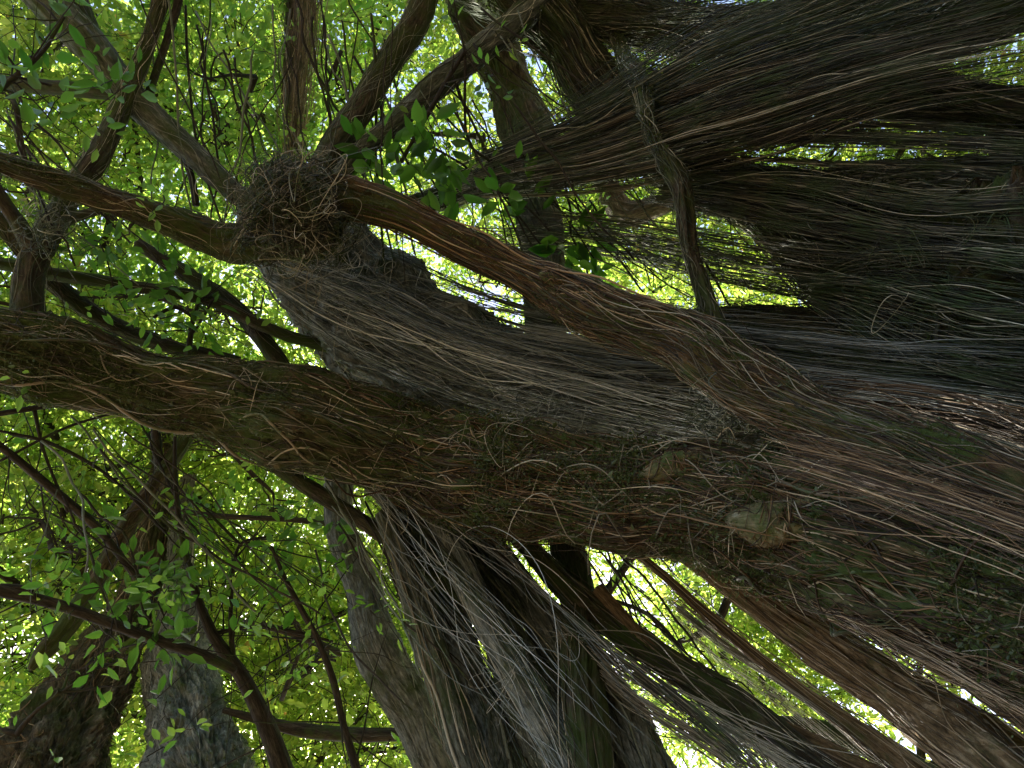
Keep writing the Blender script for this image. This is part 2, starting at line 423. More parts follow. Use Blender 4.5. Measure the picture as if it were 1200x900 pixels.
def flakes(L, name, mat, parent, n, seed, size=(.008, .02), trange=(0, 1), thr=(0, 1), lift=.015, patchy=True):
    """moss tufts, fern tips and bark litter clinging to a limb"""
    rng = np.random.default_rng(seed)
    t = rng.uniform(*trange, n * 3); th = rng.uniform(*thr, n * 3)
    if patchy:
        w = field(rng, L.len / .4, 5, t, th % 1); k = np.argsort(-w + rng.normal(size=n * 3) * .25)[:n]; t, th = t[k], th[k]
    idx = t * (len(L.C) - 1); i = np.clip(idx.astype(int), 0, len(L.C) - 2); f = (idx - i)[:, None]
    j = (th % 1 * L.m).astype(int) % L.m
    o = np.cos(th * 6.2832)[:, None] * L.N[i] + np.sin(th * 6.2832)[:, None] * L.B[i]
    pos = L.C[i] * (1 - f) + L.C[i + 1] * f + o * (L.R[i] * (1 + L.D[i, j]))[:, None]
    d = unit(o * .7 + rng.normal(size=(len(t), 3)) * .6)
    pos = pos + o * rng.exponential(lift * .5, (len(t), 1))
    ln = rng.uniform(*size, len(t)) * (1 + (rng.uniform(size=len(t)) > .96))
    V, Q = leaves(pos, d, rng.normal(size=(len(t), 3)), ln, ln * rng.uniform(.15, .35, len(t)))
    return prop(mesh(name, V, Q, M[mat], parent, smooth=False), kind='stuff')

# ------------------------------------------------------------------ ground
def make_ground():
    rng = np.random.default_rng(3)
    rr = np.r_[np.linspace(0, 30, 31), np.geomspace(34, 600, 14)]; A = 64
    a = np.arange(A) / A * 2 * math.pi
    V = np.array([[r * math.cos(x), r * math.sin(x), (.05 * math.sin(r * .9 + 3 * x) + .04 * math.cos(r * 1.7 - x * 2)) * min(1, r / 2) - .02] for r in rr for x in a])
    i, j = np.meshgrid(np.arange(len(rr) - 1), np.arange(A), indexing='ij'); j2 = (j + 1) % A
    Q = np.stack([i * A + j, (i + 1) * A + j, (i + 1) * A + j2, i * A + j2], -1).reshape(-1, 4)
    mt, t, o = newmat('forest_floor')
    tc = N(t, 'ShaderNodeTexCoord')
    n = N(t, 'ShaderNodeTexNoise', i_Scale=3.0, i_Detail=9, i_Roughness=.75); t.links.new(tc.outputs['Object'], n.inputs['Vector'])
    v = N(t, 'ShaderNodeTexVoronoi', i_Scale=14.0); t.links.new(tc.outputs['Object'], v.inputs['Vector'])
    c = ramp(t, n.outputs[0], [(.35, (.05, .035, .02)), (.55, (.14, .10, .06)), (.7, (.08, .12, .03))]).outputs[0]
    c2 = ramp(t, v.outputs['Color'], [(.2, (.09, .06, .03)), (.8, (.22, .16, .09))]).outputs[0]
    c = mixc(t, .4, c, c2)
    b = N(t, 'ShaderNodeBsdfPrincipled', i_Roughness=.9); t.links.new(c, b.inputs['Base Color'])
    t.links.new(b.outputs[0], o.inputs[0])
    g = mesh('ground', V, Q, mt); prop(g, kind='structure')
make_ground()

# ------------------------------------------------------------------ limbs traced in photo pixels
def branch(parent, name, pts, d0, d1, mat, smat=None, n=0, seed=1, lobes=5, amp=.14, ground=False, ds=None, sk=None, label=None, step=.03):
    P = path(pts, d0, d1, ds)
    if ground: P = to_ground(P, out=ground if not isinstance(ground, bool) else .5)
    L = limb_data(P, seed, lobes=lobes, amp=amp, step=step)
    o = limb_mesh(L, name, M[mat], parent)
    if label: o['label'] = label
    if n:
        kw = dict(r=(.002, .006), length=(.4, 2.0), wander=.25, lift=.012); kw.update(sk or {})
        strands(L, 'root_mat', M[smat], o, n, seed + 7, **kw)
    return L, o

# ===== the great fig: near leaning stem, red limb, grey stem behind it
fig = thing('fig_tree', (3.2, 1.2, 0), 'huge leaning fig with a shaggy brown stem crossing the middle', 'tree')
A_pts = [(1480, 800, 118), (1330, 735, 98), (1200, 692, 88), (1100, 662, 83), (1000, 632, 78), (900, 609, 70), (800, 592, 60), (700, 578, 56),
         (600, 565, 56), (500, 540, 55), (400, 503, 57), (300, 475, 52), (200, 457, 44), (100, 424, 45), (0, 408, 44), (-120, 380, 40), (-300, 330, 30), (-420, 300, 18)]
A_pts = A_pts[::-1]
LA, oA = branch(fig, 'trunk', A_pts, 6.3, 3.1, 'brown', 's_brown', 750, 11, lobes=8, amp=.22, ground=1.0,
                sk=dict(r=(.002, .0055), length=(.4, 1.8), wander=.2, lift=.02, f=(.2, 1), trange=(0, .62)), label='shaggy brown main stem matted with roots and moss')
strands(LA, 'root_mat', M['s_red'], oA, 1400, 21, r=(.002, .0062), length=(.5, 2.0), wander=.16, lift=.022, trange=(.36, .97), f=(.2, .9))
strands(LA, 'root_mat', M['s_red'], oA, 150, 22, r=(.003, .008), length=(.5, 1.5), wander=.4, lift=.05, trange=(.30, .78), f=(.3, 1.2))
strands(LA, 'root_mat', M['s_brown'], oA, 160, 23, r=(.0015, .003), length=(.15, .5), wander=1.2, lift=.04, trange=(.05, .6), ppm=50, f=(.6, 1.8))
strands(LA, 'root_mat', M['s_pale'], oA, 170, 24, r=(.002, .0042), length=(.4, 1.6), wander=.4, lift=.05, trange=(.1, .85), f=(.3, 1.3))
strands(LA, 'root_mat', M['s_pale'], oA, 46, 48, r=(.003, .0055), length=(.4, 1.0), wander=.8, lift=.1, trange=(.38, .62), f=(.3, .9))
flakes(LA, 'moss', 'moss', oA, 26000, 31, trange=(.02, .62), size=(.008, .024))
flakes(LA, 'moss', 'moss', oA, 30000, 32, trange=(.40, .9), size=(.008, .026), lift=.05)

B_pts = [(300, 262, 18), (345, 250, 28), (395, 236, 26), (450, 248, 22),
         (510, 272, 21), (570, 297, 23), (650, 335, 27), (715, 362, 31), (800, 402, 33), (880, 447, 34), (960, 487, 35), (1040, 520, 37), (1120, 556, 40), (1220, 602, 46), (1340, 660, 54)]
LB, oB = branch(fig, 'branch', B_pts, 5.35, 3.15, 'red', 's_red', 420, 12, lobes=4, amp=.2,
                sk=dict(r=(.002, .006), length=(.5, 2.2), wander=.2, lift=.014, trange=(.1, 1), f=(.2, .9)), label='long reddish brown limb running down from the knot')
strands(LB, 'root_mat', M['s_brown'], oB, 330, 30, r=(.002, .005), length=(.5, 2.0), wander=.25, lift=.016, trange=(.2, 1))
strands(LB, 'root_mat', M['s_pale'], oB, 70, 26, r=(.002, .004), length=(.6, 1.8), wander=.4, lift=.03, trange=(.3, 1))
flakes(LB, 'moss', 'moss', oB, 9000, 33, trange=(.1, .9), size=(.006, .018))
LB2, oB2 = branch(fig, 'branch', [(-380, 96, 8), (-200, 135, 10), (-60, 172, 12), (0, 192, 12), (60, 213, 14), (130, 238, 16), (200, 264, 18), (262, 288, 21), (310, 282, 27), (350, 262, 26)], 5.9, 5.3, 'brown', 's_brown', 130, 18, lobes=4, amp=.25,
                sk=dict(r=(.0018, .004), length=(.3, 1.2), wander=.4, lift=.01), label='knobbly limb reaching out to the left edge')
flakes(LB2, 'moss', 'moss', oB2, 6000, 39, size=(.006, .02))

# the knotted head where the limbs meet
K_pts = [(300, 214, 10), (318, 224, 30), (335, 240, 44), (350, 258, 48), (352, 280, 34), (350, 298, 10)]
LK, oK = branch(fig, 'knot', K_pts, 5.25, 5.05, 'dark', 's_dark', 420, 13, lobes=6, amp=.4,
                sk=dict(r=(.0018, .005), length=(.2, .5), wander=2.0, lift=.05, ppm=60), label='dark knotted head tangled with roots')
strands(LK, 'root_mat', M['s_brown'], oK, 120, 27, r=(.0015, .004), length=(.1, .25), wander=.6, lift=.03, ppm=60)
strands(LK, 'root_mat', M['s_pale'], oK, 60, 47, r=(.0015, .003), length=(.2, .45), wander=2.0, lift=.09, ppm=60)
flakes(LK, 'moss', 'moss', oK, 5000, 34, size=(.01, .03), lift=.05)

C_pts = [(300, 235, 30), (335, 268, 46), (385, 312, 60), (450, 372, 70), (530, 428, 68), (620, 462, 60), (720, 485, 54), (830, 505, 50), (950, 530, 50), (1100, 570, 56), (1260, 620, 66), (1400, 670, 80)]
LC, oC = branch(fig, 'trunk', C_pts, 6.5, 4.3, 'light', 's_light', 900, 14, lobes=7, amp=.22, ground=.8,
                sk=dict(r=(.002, .006), length=(.6, 2.6), wander=.2, lift=.02, trange=(0, .8), f=(.2, 1)), label='smoother grey stem behind the shaggy one')
strands(LC, 'root_mat', M['s_pale'], oC, 260, 28, r=(.002, .0045), length=(.5, 2.2), wander=.5, lift=.05, trange=(0, .7))
strands(LC, 'root_mat', M['s_dark'], oC, 90, 29, r=(.002, .006), length=(.6, 2.4), wander=.25, lift=.05, trange=(.35, .85))
flakes(LC, 'moss', 'moss', oC, 7000, 35, size=(.006, .018))

def tangle(parent, px, py, d, R, n, seed, smat, r=(.0015, .004), flat=1.0):
    rng = np.random.default_rng(seed); c = at(px, py, d); Rm = rad(px, py, R, d); K = 64
    off = np.clip(rng.normal(size=(n, 1, 3)) * .42, -.9, .9)
    P = c + Rm * (off + np.stack([sines(rng, n, K, (.3, 1.2), 2) for _ in range(3)], -1) * rng.uniform(.15, .5, (n, 1, 1)))
    s = np.linspace(0, 1, K)[None]
    rr = (r[0] + (r[1] - r[0]) * rng.uniform(0, 1, (n, 1)) ** 2) * np.clip(np.minimum(s * 8 + .3, (1 - s) * 5 + .25), 0, 1)
    V, Q = tubes(P, rr, 3)
    return prop(mesh('root_tangle', V, Q, M[smat], parent), kind='stuff')
tangle(fig, 342, 246, 5.0, 62, 420, 801, 's_dark'); tangle(fig, 335, 240, 5.0, 62, 130, 802, 's_brown', (.0012, .0026)); tangle(fig, 350, 250, 4.95, 85, 50, 803, 's_pale', (.0012, .0028))
tangle(fig, 400, 300, 5.4, 60, 60, 804, 's_light'); tangle(fig, 60, 270, 5.6, 40, 90, 805, 's_grey'); tangle(fig, 590, 540, 4.45, 50, 26, 806, 's_pale', (.0015, .003))
tangle(fig, 640, 500, 4.7, 70, 60, 807, 's_light'); tangle(fig, 850, 480, 4.2, 45, 80, 808, 's_grey'); tangle(fig, 280, 490, 5.1, 50, 18, 809, 's_brown'); tangle(fig, 480, 520, 4.7, 50, 26, 810, 's_brown')

# dead stub and swellings
def hit(Ls, px, py):
    r = ray(px, py); best = 99
    for L in Ls:
        v = L.C - CAM; s = v @ r; dd = np.linalg.norm(v - s[:, None] * r, axis=1); ok = dd < L.R
        if ok.any(): best = min(best, (s[ok] - np.sqrt(L.R[ok] ** 2 - dd[ok] ** 2)).min())
    return best
def burl(parent, px, py, d, rx, ry, ang, seed, mat='pale', label=None):
    """a lumpy swelling sitting on a stem: axis across, lens-shaped"""
    d = hit([LA, LB], px, py) + rad(px, py, ry, 3.5) * .93
    P = path([(px - rx * math.cos(ang), py - rx * math.sin(ang), ry * .25), (px - rx * .55 * math.cos(ang), py - rx * .55 * math.sin(ang), ry * .8),
              (px, py, ry), (px + rx * .6 * math.cos(ang), py + rx * .6 * math.sin(ang), ry * .75), (px + rx * math.cos(ang), py + rx * math.sin(ang), ry * .2)], d, d)
    L = limb_data(P, seed, lobes=4, amp=.22, step=.012, sides=48)
    o = limb_mesh(L, 'burl', M[mat], parent)
    if label: o['label'] = label
    strands(L, 'root_mat', M['s_red'], o, 60, seed + 3, r=(.0015, .004), length=(.1, .35), wander=1.2, lift=.02, ppm=80)
    return o
burl(fig, 792, 548, 4.02, 42, 20, -.25, 41)
burl(fig, 903, 533, 3.78, 44, 18, -.2, 42)
burl(fig, 938, 607, 3.42, 84, 36, -.05, 43, label='broad pale scar on the stem')
burl(fig, 1130, 582, 3.18, 60, 18, .08, 44)
burl(fig, 1172, 596, 3.10, 24, 17, .3, 45)
burl(fig, 655, 333, 4.45, 26, 9, .5, 46)

strands(LA, 'root_rope', M['s_brown'], oA, 46, 811, sides=6, r=(.005, .012), length=(.6, 2.2), wander=.4, lift=.02, f=(.3, 1), trange=(.15, .9))
strands(LB, 'root_rope', M['s_red'], oB, 16, 812, sides=6, r=(.004, .010), length=(.8, 2.6), wander=.4, lift=.012, f=(.2, .8))
strands(LC, 'root_rope', M['s_light'], oC, 34, 813, sides=6, r=(.006, .016), length=(.8, 3.0), wander=.3, lift=.02, f=(.2, .8))

# thin upper limbs springing from the knot and the stems
br = [
 ([(-60, -170, 24), (0, -70, 22), (52, 5, 20), (104, 58, 18), (152, 112, 15), (200, 158, 13), (250, 203, 12), (290, 236, 11), (330, 262, 10)], 7.6, 5.7, 'grey', 's_grey', 70),
 ([(240, -220, 8), (205, -90, 8), (186, 0, 7.5), (168, 58, 8), (148, 105, 10), (122, 160, 11), (96, 205, 12), (68, 252, 12), (45, 300, 14), (34, 365, 16), (30, 410, 16)], 7.2, 5.6, 'dark', 's_grey', 120),
 ([(60, -140, 14), (80, -30, 14), (105, 40, 13), (140, 95, 12), (152, 115, 9)], 7.4, 6.7, 'dark', 's_grey', 40),
 ([(-20, 195, 6), (20, 262, 8), (45, 300, 9), (75, 262, 7), (120, 245, 5)], 5.9, 5.8, 'dark', None, 0),
 ([(-160, 60, 9), (0, 95, 8), (60, 102, 8), (130, 108, 7), (160, 110, 6)], 7.4, 6.5, 'dark', None, 0),
 ([(540, -180, 17), (520, -50, 16), (492, 10, 15), (460, 62, 14), (425, 125, 15), (392, 172, 17), (362, 222, 19)], 7.3, 5.5, 'dark', 's_grey', 160),
 ([(700, -110, 18), (650, -20, 17), (600, 32, 16), (545, 80, 14), (490, 125, 12), (432, 170, 11), (398, 205, 10), (370, 228, 9)], 7.0, 5.4, 'grey', 's_grey', 110),
 ([(160, 285, 6), (230, 330, 10), (288, 370, 9), (322, 415, 10), (350, 470, 9)], 6.3, 6.0, 'dark', 's_dark', 40),
 ([(-160, 280, 6), (0, 308, 7), (60, 320, 7), (150, 332, 6), (240, 350, 7), (310, 382, 7), (400, 410, 7), (480, 418, 6)], 6.2, 5.9, 'dark', 's_dark', 40),
 ([(-60, 200, 8), (0, 262, 9), (60, 330, 9), (130, 380, 9), (200, 408, 8), (280, 425, 7)], 6.4, 6.0, 'dark', 's_brown', 60),
 ([(300, 530, 9), (370, 575, 9), (430, 613, 9), (478, 648, 8), (520, 690, 7)], 5.3, 5.0, 'dark', 's_dark', 20),
 ([(232, -200, 5), (212, -20, 5), (196, 40, 5), (180, 90, 5), (168, 130, 4)], 7.0, 6.4, 'twig', None, 0),
 ([(170, 108, 4), (200, 150, 4), (222, 200, 4), (230, 240, 4)], 6.6, 6.0, 'twig', None, 0),
 ([(600, 178, 8), (560, 215, 9), (610, 185, 8)][:2], 6.2, 6.2, 'twig', None, 0),
]
for k, (pts, d0, d1, mt_, sm, n) in enumerate(br):
    branch(fig, 'branch', pts, d0, d1, mt_, sm, n, 60 + k, lobes=3, amp=.2, step=.035, sk=dict(r=(.0015, .0035), length=(.4, 1.4), wander=.7, lift=.012))

# ===== dark fig, upper right
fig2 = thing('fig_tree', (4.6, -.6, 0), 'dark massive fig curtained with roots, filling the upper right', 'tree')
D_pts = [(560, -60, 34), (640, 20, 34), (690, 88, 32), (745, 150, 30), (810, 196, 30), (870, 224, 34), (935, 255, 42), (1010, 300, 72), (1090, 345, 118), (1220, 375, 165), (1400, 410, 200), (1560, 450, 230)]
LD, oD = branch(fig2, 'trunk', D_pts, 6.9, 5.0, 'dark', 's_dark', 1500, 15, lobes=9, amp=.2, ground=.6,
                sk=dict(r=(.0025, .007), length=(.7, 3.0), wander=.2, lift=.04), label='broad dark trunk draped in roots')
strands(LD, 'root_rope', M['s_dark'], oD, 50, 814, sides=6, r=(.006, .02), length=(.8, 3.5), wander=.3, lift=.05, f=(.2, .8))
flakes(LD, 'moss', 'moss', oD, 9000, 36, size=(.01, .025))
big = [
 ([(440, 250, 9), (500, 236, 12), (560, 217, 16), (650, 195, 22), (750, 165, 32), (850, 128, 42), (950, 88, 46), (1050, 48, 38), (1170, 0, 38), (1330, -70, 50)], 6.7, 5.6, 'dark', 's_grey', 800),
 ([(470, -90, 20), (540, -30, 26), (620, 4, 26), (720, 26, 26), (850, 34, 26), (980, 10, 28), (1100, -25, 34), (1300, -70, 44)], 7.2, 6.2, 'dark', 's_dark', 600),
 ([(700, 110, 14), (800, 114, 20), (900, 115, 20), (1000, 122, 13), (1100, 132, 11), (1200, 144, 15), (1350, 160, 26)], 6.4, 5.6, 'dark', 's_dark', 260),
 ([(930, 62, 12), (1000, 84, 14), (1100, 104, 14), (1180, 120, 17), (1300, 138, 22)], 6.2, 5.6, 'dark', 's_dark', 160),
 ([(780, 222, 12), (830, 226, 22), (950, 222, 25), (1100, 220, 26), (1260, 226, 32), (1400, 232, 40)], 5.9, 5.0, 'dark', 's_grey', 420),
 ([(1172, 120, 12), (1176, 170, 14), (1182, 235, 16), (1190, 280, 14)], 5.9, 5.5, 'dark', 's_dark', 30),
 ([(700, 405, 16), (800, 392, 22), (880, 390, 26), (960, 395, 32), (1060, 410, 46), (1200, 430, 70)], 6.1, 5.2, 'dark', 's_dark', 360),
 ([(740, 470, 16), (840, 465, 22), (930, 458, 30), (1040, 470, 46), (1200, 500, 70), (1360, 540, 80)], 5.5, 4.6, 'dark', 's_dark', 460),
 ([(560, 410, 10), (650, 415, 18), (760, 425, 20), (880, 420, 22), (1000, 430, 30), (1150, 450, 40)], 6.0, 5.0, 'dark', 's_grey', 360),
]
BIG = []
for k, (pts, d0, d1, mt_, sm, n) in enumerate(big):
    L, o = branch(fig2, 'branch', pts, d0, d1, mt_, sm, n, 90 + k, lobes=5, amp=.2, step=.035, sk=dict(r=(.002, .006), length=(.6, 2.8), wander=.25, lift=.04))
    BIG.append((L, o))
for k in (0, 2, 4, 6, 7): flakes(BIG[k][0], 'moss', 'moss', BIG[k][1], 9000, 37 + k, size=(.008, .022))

# loose curtains: bundles of thin roots following a line, no core
def curtain(parent, pts, d0, d1, smat, n, seed, **kw):
    L = limb_data(path(pts, d0, d1), seed, lobes=3, amp=.02, step=.15, sides=12)
    k = dict(r=(.0018, .005), length=(1.0, 3.5), wander=.35, vol=1.0); k.update(kw)
    return strands(L, 'root_curtain', M[smat], parent, n, seed, **k)
curtain(fig2, [(520, 212, 14), (700, 165, 50), (850, 110, 80), (1000, 60, 90), (1250, -10, 110)], 6.0, 4.9, 's_dark', 620, 201, stray=.015, wander=.2)
curtain(fig2, [(520, 222, 12), (700, 190, 40), (850, 140, 58), (1050, 84, 48), (1300, 35, 70)], 5.8, 4.7, 's_brown', 240, 202, stray=.02, wander=.2)
curtain(fig2, [(560, 20, 30), (750, 40, 60), (950, 30, 75), (1250, -20, 90)], 6.9, 5.8, 's_dark', 260, 203, stray=.03, wander=.25)
curtain(fig2, [(760, 222, 16), (940, 240, 34), (1100, 268, 40), (1300, 285, 70)], 5.6, 4.5, 's_dark', 330, 204, stray=.03)
curtain(fig2, [(950, 340, 20), (1030, 350, 60), (1120, 370, 90), (1300, 400, 120)], 5.3, 4.2, 's_dark', 420, 205, stray=.02, wander=.2)
curtain(fig2, [(640, 385, 16), (800, 392, 26), (950, 400, 40), (1100, 430, 60), (1300, 470, 90)], 5.6, 4.3, 's_dark', 300, 206, stray=.03)
curtain(fig2, [(640, 446, 14), (740, 452, 26), (880, 460, 36), (1060, 480, 50), (1300, 540, 70)], 5.2, 4.0, 's_dark', 260, 207, stray=.04)
curtain(fig2, [(900, 470, 20), (1000, 480, 40), (1120, 500, 50), (1300, 560, 60)], 4.5, 3.7, 's_red', 160, 208, stray=.04)
curtain(fig, [(420, 290, 20), (560, 350, 26), (680, 385, 28), (860, 405, 30), (1040, 440, 36)], 5.9, 4.9, 's_grey', 80, 209, stray=.03, wander=.2)
curtain(fig, [(520, 280, 26), (700, 290, 44), (850, 318, 50), (1000, 345, 50), (1200, 370, 60)], 6.3, 5.2, 's_dark', 150, 210, stray=.04, wander=.35)
curtain(fig, [(280, 300, 20), (400, 360, 60), (520, 420, 60), (700, 470, 50), (900, 520, 50)], 5.6, 4.6, 's_light', 240, 211, stray=.05)
curtain(fig, [(380, 330, 30), (520, 395, 40), (680, 425, 34), (860, 440, 36), (1050, 470, 40)], 5.4, 4.6, 's_light', 150, 213, stray=.03, wander=.2)
curtain(fig, [(900, 520, 50), (1050, 560, 60), (1200, 610, 70), (1400, 700, 80)], 3.3, 2.7, 's_red', 70, 212, stray=.03, r=(.0015, .004))

curtain(fig2, [(600, 380, 26), (740, 400, 36), (900, 430, 50), (1080, 450, 60), (1260, 480, 80)], 5.0, 3.9, 's_light', 170, 231, stray=.01, wander=.12, r=(.0012, .0028))
curtain(fig2, [(840, 172, 16), (980, 168, 34), (1120, 172, 34), (1280, 180, 40)], 5.5, 4.9, 's_dark', 150, 232, stray=.02, wander=.15)
curtain(fig2, [(620, 240, 40), (760, 250, 60), (900, 270, 70), (1080, 290, 70)], 5.9, 4.9, 's_dark', 70, 233, stray=.02, wander=.15, r=(.0015, .004))
curtain(fig, [(440, 330, 20), (600, 370, 30), (760, 380, 34), (920, 385, 40)], 5.7, 5.0, 's_light', 50, 234, stray=.01, wander=.12, r=(.0012, .0028))
# the mossy root column hanging across the top limbs
rc = thing('hanging_root', at(835, 380, 4.9), 'mossy green root column dropping between the limbs from the dark mass to the reddish limb', 'aerial root')
LR, oR = branch(rc, 'root_stem', [(690, -60, 6), (722, 40, 6), (751, 105, 10), (766, 155, 7), (800, 215, 11), (809, 290, 8), (834, 370, 12), (856, 445, 18), (880, 500, 14)], 6.1, 4.5, 'dark', 's_grey', 260, 130, lobes=4, amp=.4,
       ds=[7.0, 6.7, 5.5, 5.15, 5.0, 4.9, 4.75, 4.6, 4.5], sk=dict(r=(.002, .005), length=(.3, 1.2), wander=.7, lift=.02))
flakes(LR, 'moss', 'moss', oR, 5000, 52, size=(.008, .022))

# ===== stem behind everything, crossing top to bottom
far1 = thing('leaning_tree', (5.2, 4.0, 0), 'straight dark trunk passing behind the grey stem at the centre', 'tree')
P_pts = [(520, -130, 26), (548, 0, 27), (578, 60, 26), (602, 120, 27), (622, 180, 28), (630, 250, 25), (634, 330, 23), (645, 430, 23), (658, 540, 24), (670, 650, 21), (676, 760, 21), (690, 900, 24), (700, 1050, 30)]
LP, oP = branch(far1, 'trunk', P_pts, 8.6, 6.6, 'dark', 's_brown', 160, 16, lobes=5, amp=.18, ground=.8, ds=[8.6, 8.3, 8.1, 7.9, 7.6, 7.2, 6.8, 6.3, 5.75, 5.2, 4.75, 4.3, 4.0], sk=dict(r=(.002, .006), length=(.6, 2.2), wander=.2))
branch(far1, 'branch', [(700, 198, 12), (735, 245, 14), (770, 240, 12), (800, 232, 8)], 8.0, 7.8, 'far', None, 0, 131)

# ===== bundle of descending stems, bottom centre
fig3 = thing('fig_tree', (2.6, 3.2, 0), 'fan of thick grey root stems bundled together below the shaggy main stem', 'tree')
bun = [
 ([(420, 540, 14.8), (470, 590, 18.9), (503, 680, 22.1), (538, 780, 25.4), (580, 900, 31.2), (640, 1060, 37.7)], 5.6, 4.6, 'light', 's_grey', 110, True),
 ([(470, 540, 14.8), (508, 590, 17.2), (556, 680, 22.1), (606, 775, 27.1), (672, 900, 36.1), (750, 1050, 42.6)], 5.4, 4.3, 'grey', 's_grey', 150, True),
 ([(520, 560, 13.1), (556, 612, 13.9), (610, 692, 18.0), (672, 782, 24.6), (745, 900, 34.4), (830, 1040, 44.3)], 5.5, 4.3, 'light', 's_grey', 150, True),
 ([(560, 590, 11.5), (600, 622, 10.7), (662, 684, 13.1), (742, 748, 14.8), (832, 816, 18.0), (930, 888, 22.1), (1080, 1000, 29.5)], 5.2, 3.9, 'brown', 's_brown', 150, True),
 ([(500, 560, 11.5), (530, 640, 14.8), (580, 740, 18.0), (640, 840, 21.3), (700, 950, 24.6)], 5.0, 4.3, 'light', 's_light', 90, False),
 ([(450, 600, 9.8), (485, 700, 13.1), (520, 800, 16.4), (555, 900, 18.0), (600, 1020, 21.3)], 5.0, 4.4, 'grey', 's_pale', 120, False),
]
for k, (pts, d0, d1, mt_, sm, n, g) in enumerate(bun):
    LL, oo = branch(fig3, 'root_stem', pts, d0, d1, mt_, sm, n, 140 + k, lobes=5, amp=.34, ground=.5, sk=dict(r=(.002, .006), length=(.6, 2.4), wander=.3, lift=.015))
    strands(LL, 'root_rope', M[sm], oo, 12, 820 + k, sides=6, r=(.006, .015), length=(.8, 2.8), wander=.4, lift=.02, f=(.2, .8))
curtain(fig3, [(440, 570, 30), (520, 680, 55), (600, 800, 80), (680, 950, 105)], 5.2, 4.1, 's_dark', 110, 221, stray=.03, wander=.25)
curtain(fig3, [(420, 560, 26), (510, 680, 60), (620, 800, 90), (740, 950, 120)], 5.0, 3.9, 's_light', 46, 222, stray=.09, r=(.0015, .0035))
curtain(fig3, [(560, 610, 12), (670, 715, 18), (800, 820, 24), (940, 935, 40)], 5.0, 3.7, 's_brown', 70, 223, stray=.02, wander=.2)
curtain(fig3, [(650, 740, 16), (730, 810, 34), (840, 880, 44), (960, 970, 60)], 4.7, 3.8, 's_pale', 110, 224, stray=.03, r=(.0018, .004), wander=.2)

tangle(fig2, 1000, 230, 5.2, 60, 40, 817, 's_dark', (.0012, .003)); tangle(fig2, 1080, 330, 4.6, 80, 24, 818, 's_dark', (.0015, .003)); tangle(fig3, 480, 620, 5.2, 60, 50, 820, 's_dark'); tangle(fig3, 520, 650, 5.0, 60, 26, 815, 's_grey'); tangle(fig3, 620, 800, 4.4, 60, 22, 816, 's_light', (.0012, .0026))
bc = thing('pale_trunk', (2.2, 4.4, 0), 'slender pale trunk with a light ridge at the left edge of the root bundle', 'tree')
branch(bc, 'trunk', [(385, 470, 12), (395, 560, 14), (408, 640, 16), (430, 720, 20), (458, 790, 23), (500, 880, 27), (560, 1010, 34)], 6.4, 5.4, 'light', 's_light', 70, 150, lobes=4, amp=.22, ground=.6)

# lower right: long roots running out under the main stem
r1 = thing('root_stem', (4.4, 2.9, 0), 'long brown fluted root stem slanting to the lower right corner under the main stem', 'aerial root')
branch(r1, 'stem', [(740, 610, 8), (800, 648, 11), (858, 688, 15), (944, 748, 20), (1024, 806, 25), (1124, 876, 32), (1250, 965, 40)], 4.9, 3.5, 'tan', 's_tan', 170, 160, lobes=5, amp=.28, ground=.5,
       sk=dict(r=(.002, .006), length=(.8, 2.5), wander=.15, lift=.015))
r2 = thing('root_stem', (4.4, 2.0, 0), 'thin ochre root stem hugging the lit lower edge of the main stem', 'aerial root')
branch(r2, 'stem', [(880, 660, 8), (935, 688, 10), (990, 718, 9), (1050, 746, 11), (1120, 782, 15), (1220, 835, 22), (1330, 900, 30)], 4.3, 3.3, 'tan', 's_tan', 150, 161, lobes=4, amp=.25, ground=.5,
       sk=dict(r=(.0018, .005), length=(.5, 1.8), wander=.2, lift=.02))
r3 = thing('root_stem', (3.6, 3.3, 0), 'slim orange brown root stem at the bottom edge beyond the sunlit silvery roots', 'aerial root')
branch(r3, 'stem', [(700, 690, 6), (760, 755, 8), (820, 800, 9), (880, 838, 10), (950, 872, 11), (1040, 920, 14), (1120, 960, 16)], 4.8, 4.0, 'tan', 's_tan', 70, 162, lobes=3, amp=.25, ground=.5)
curtain(r1, [(780, 700, 12), (850, 755, 22), (920, 795, 24), (1000, 850, 30), (1100, 930, 40)], 4.9, 4.2, 's_pale', 90, 225, stray=.015, wander=.15, r=(.0015, .0035))
curtain(r2, [(930, 670, 14), (1020, 720, 20), (1120, 770, 26), (1250, 830, 40)], 3.9, 3.2, 's_tan', 80, 226, stray=.04, r=(.0015, .004))
r4 = thing('root_stem', (4.0, 3.2, 0), 'narrow tan root stem between the slanting brown one and the orange one at lower right', 'aerial root')
branch(r4, 'stem', [(700, 612, 4), (770, 670, 5), (836, 728, 6), (900, 782, 7), (964, 832, 9), (1040, 888, 12), (1130, 958, 15)], 5.1, 4.0, 'tan', 's_tan', 70, 164, lobes=3, amp=.25, ground=.5)
r5 = thing('root_stem', (4.6, 2.4, 0), 'pale root stem in the lit slot between the two brown ones near the right edge', 'aerial root')
branch(r5, 'stem', [(880, 676, 4), (948, 716, 6), (1020, 764, 7), (1100, 815, 9), (1190, 872, 11), (1300, 944, 14)], 4.8, 3.7, 'tan', 's_pale', 60, 165, lobes=3, amp=.25, ground=.5)
hb = thing('bowed_limb', at(960, 850, 6.0), 'short dark bowed limb in the gap at the lower right', 'branch')
branch(hb, 'limb', [(850, 850, 5), (905, 848, 9), (960, 856, 11), (1010, 872, 12), (1080, 908, 14), (1180, 965, 18)], 6.2, 5.6, 'dark', 's_dark', 60, 163, ground=.8)

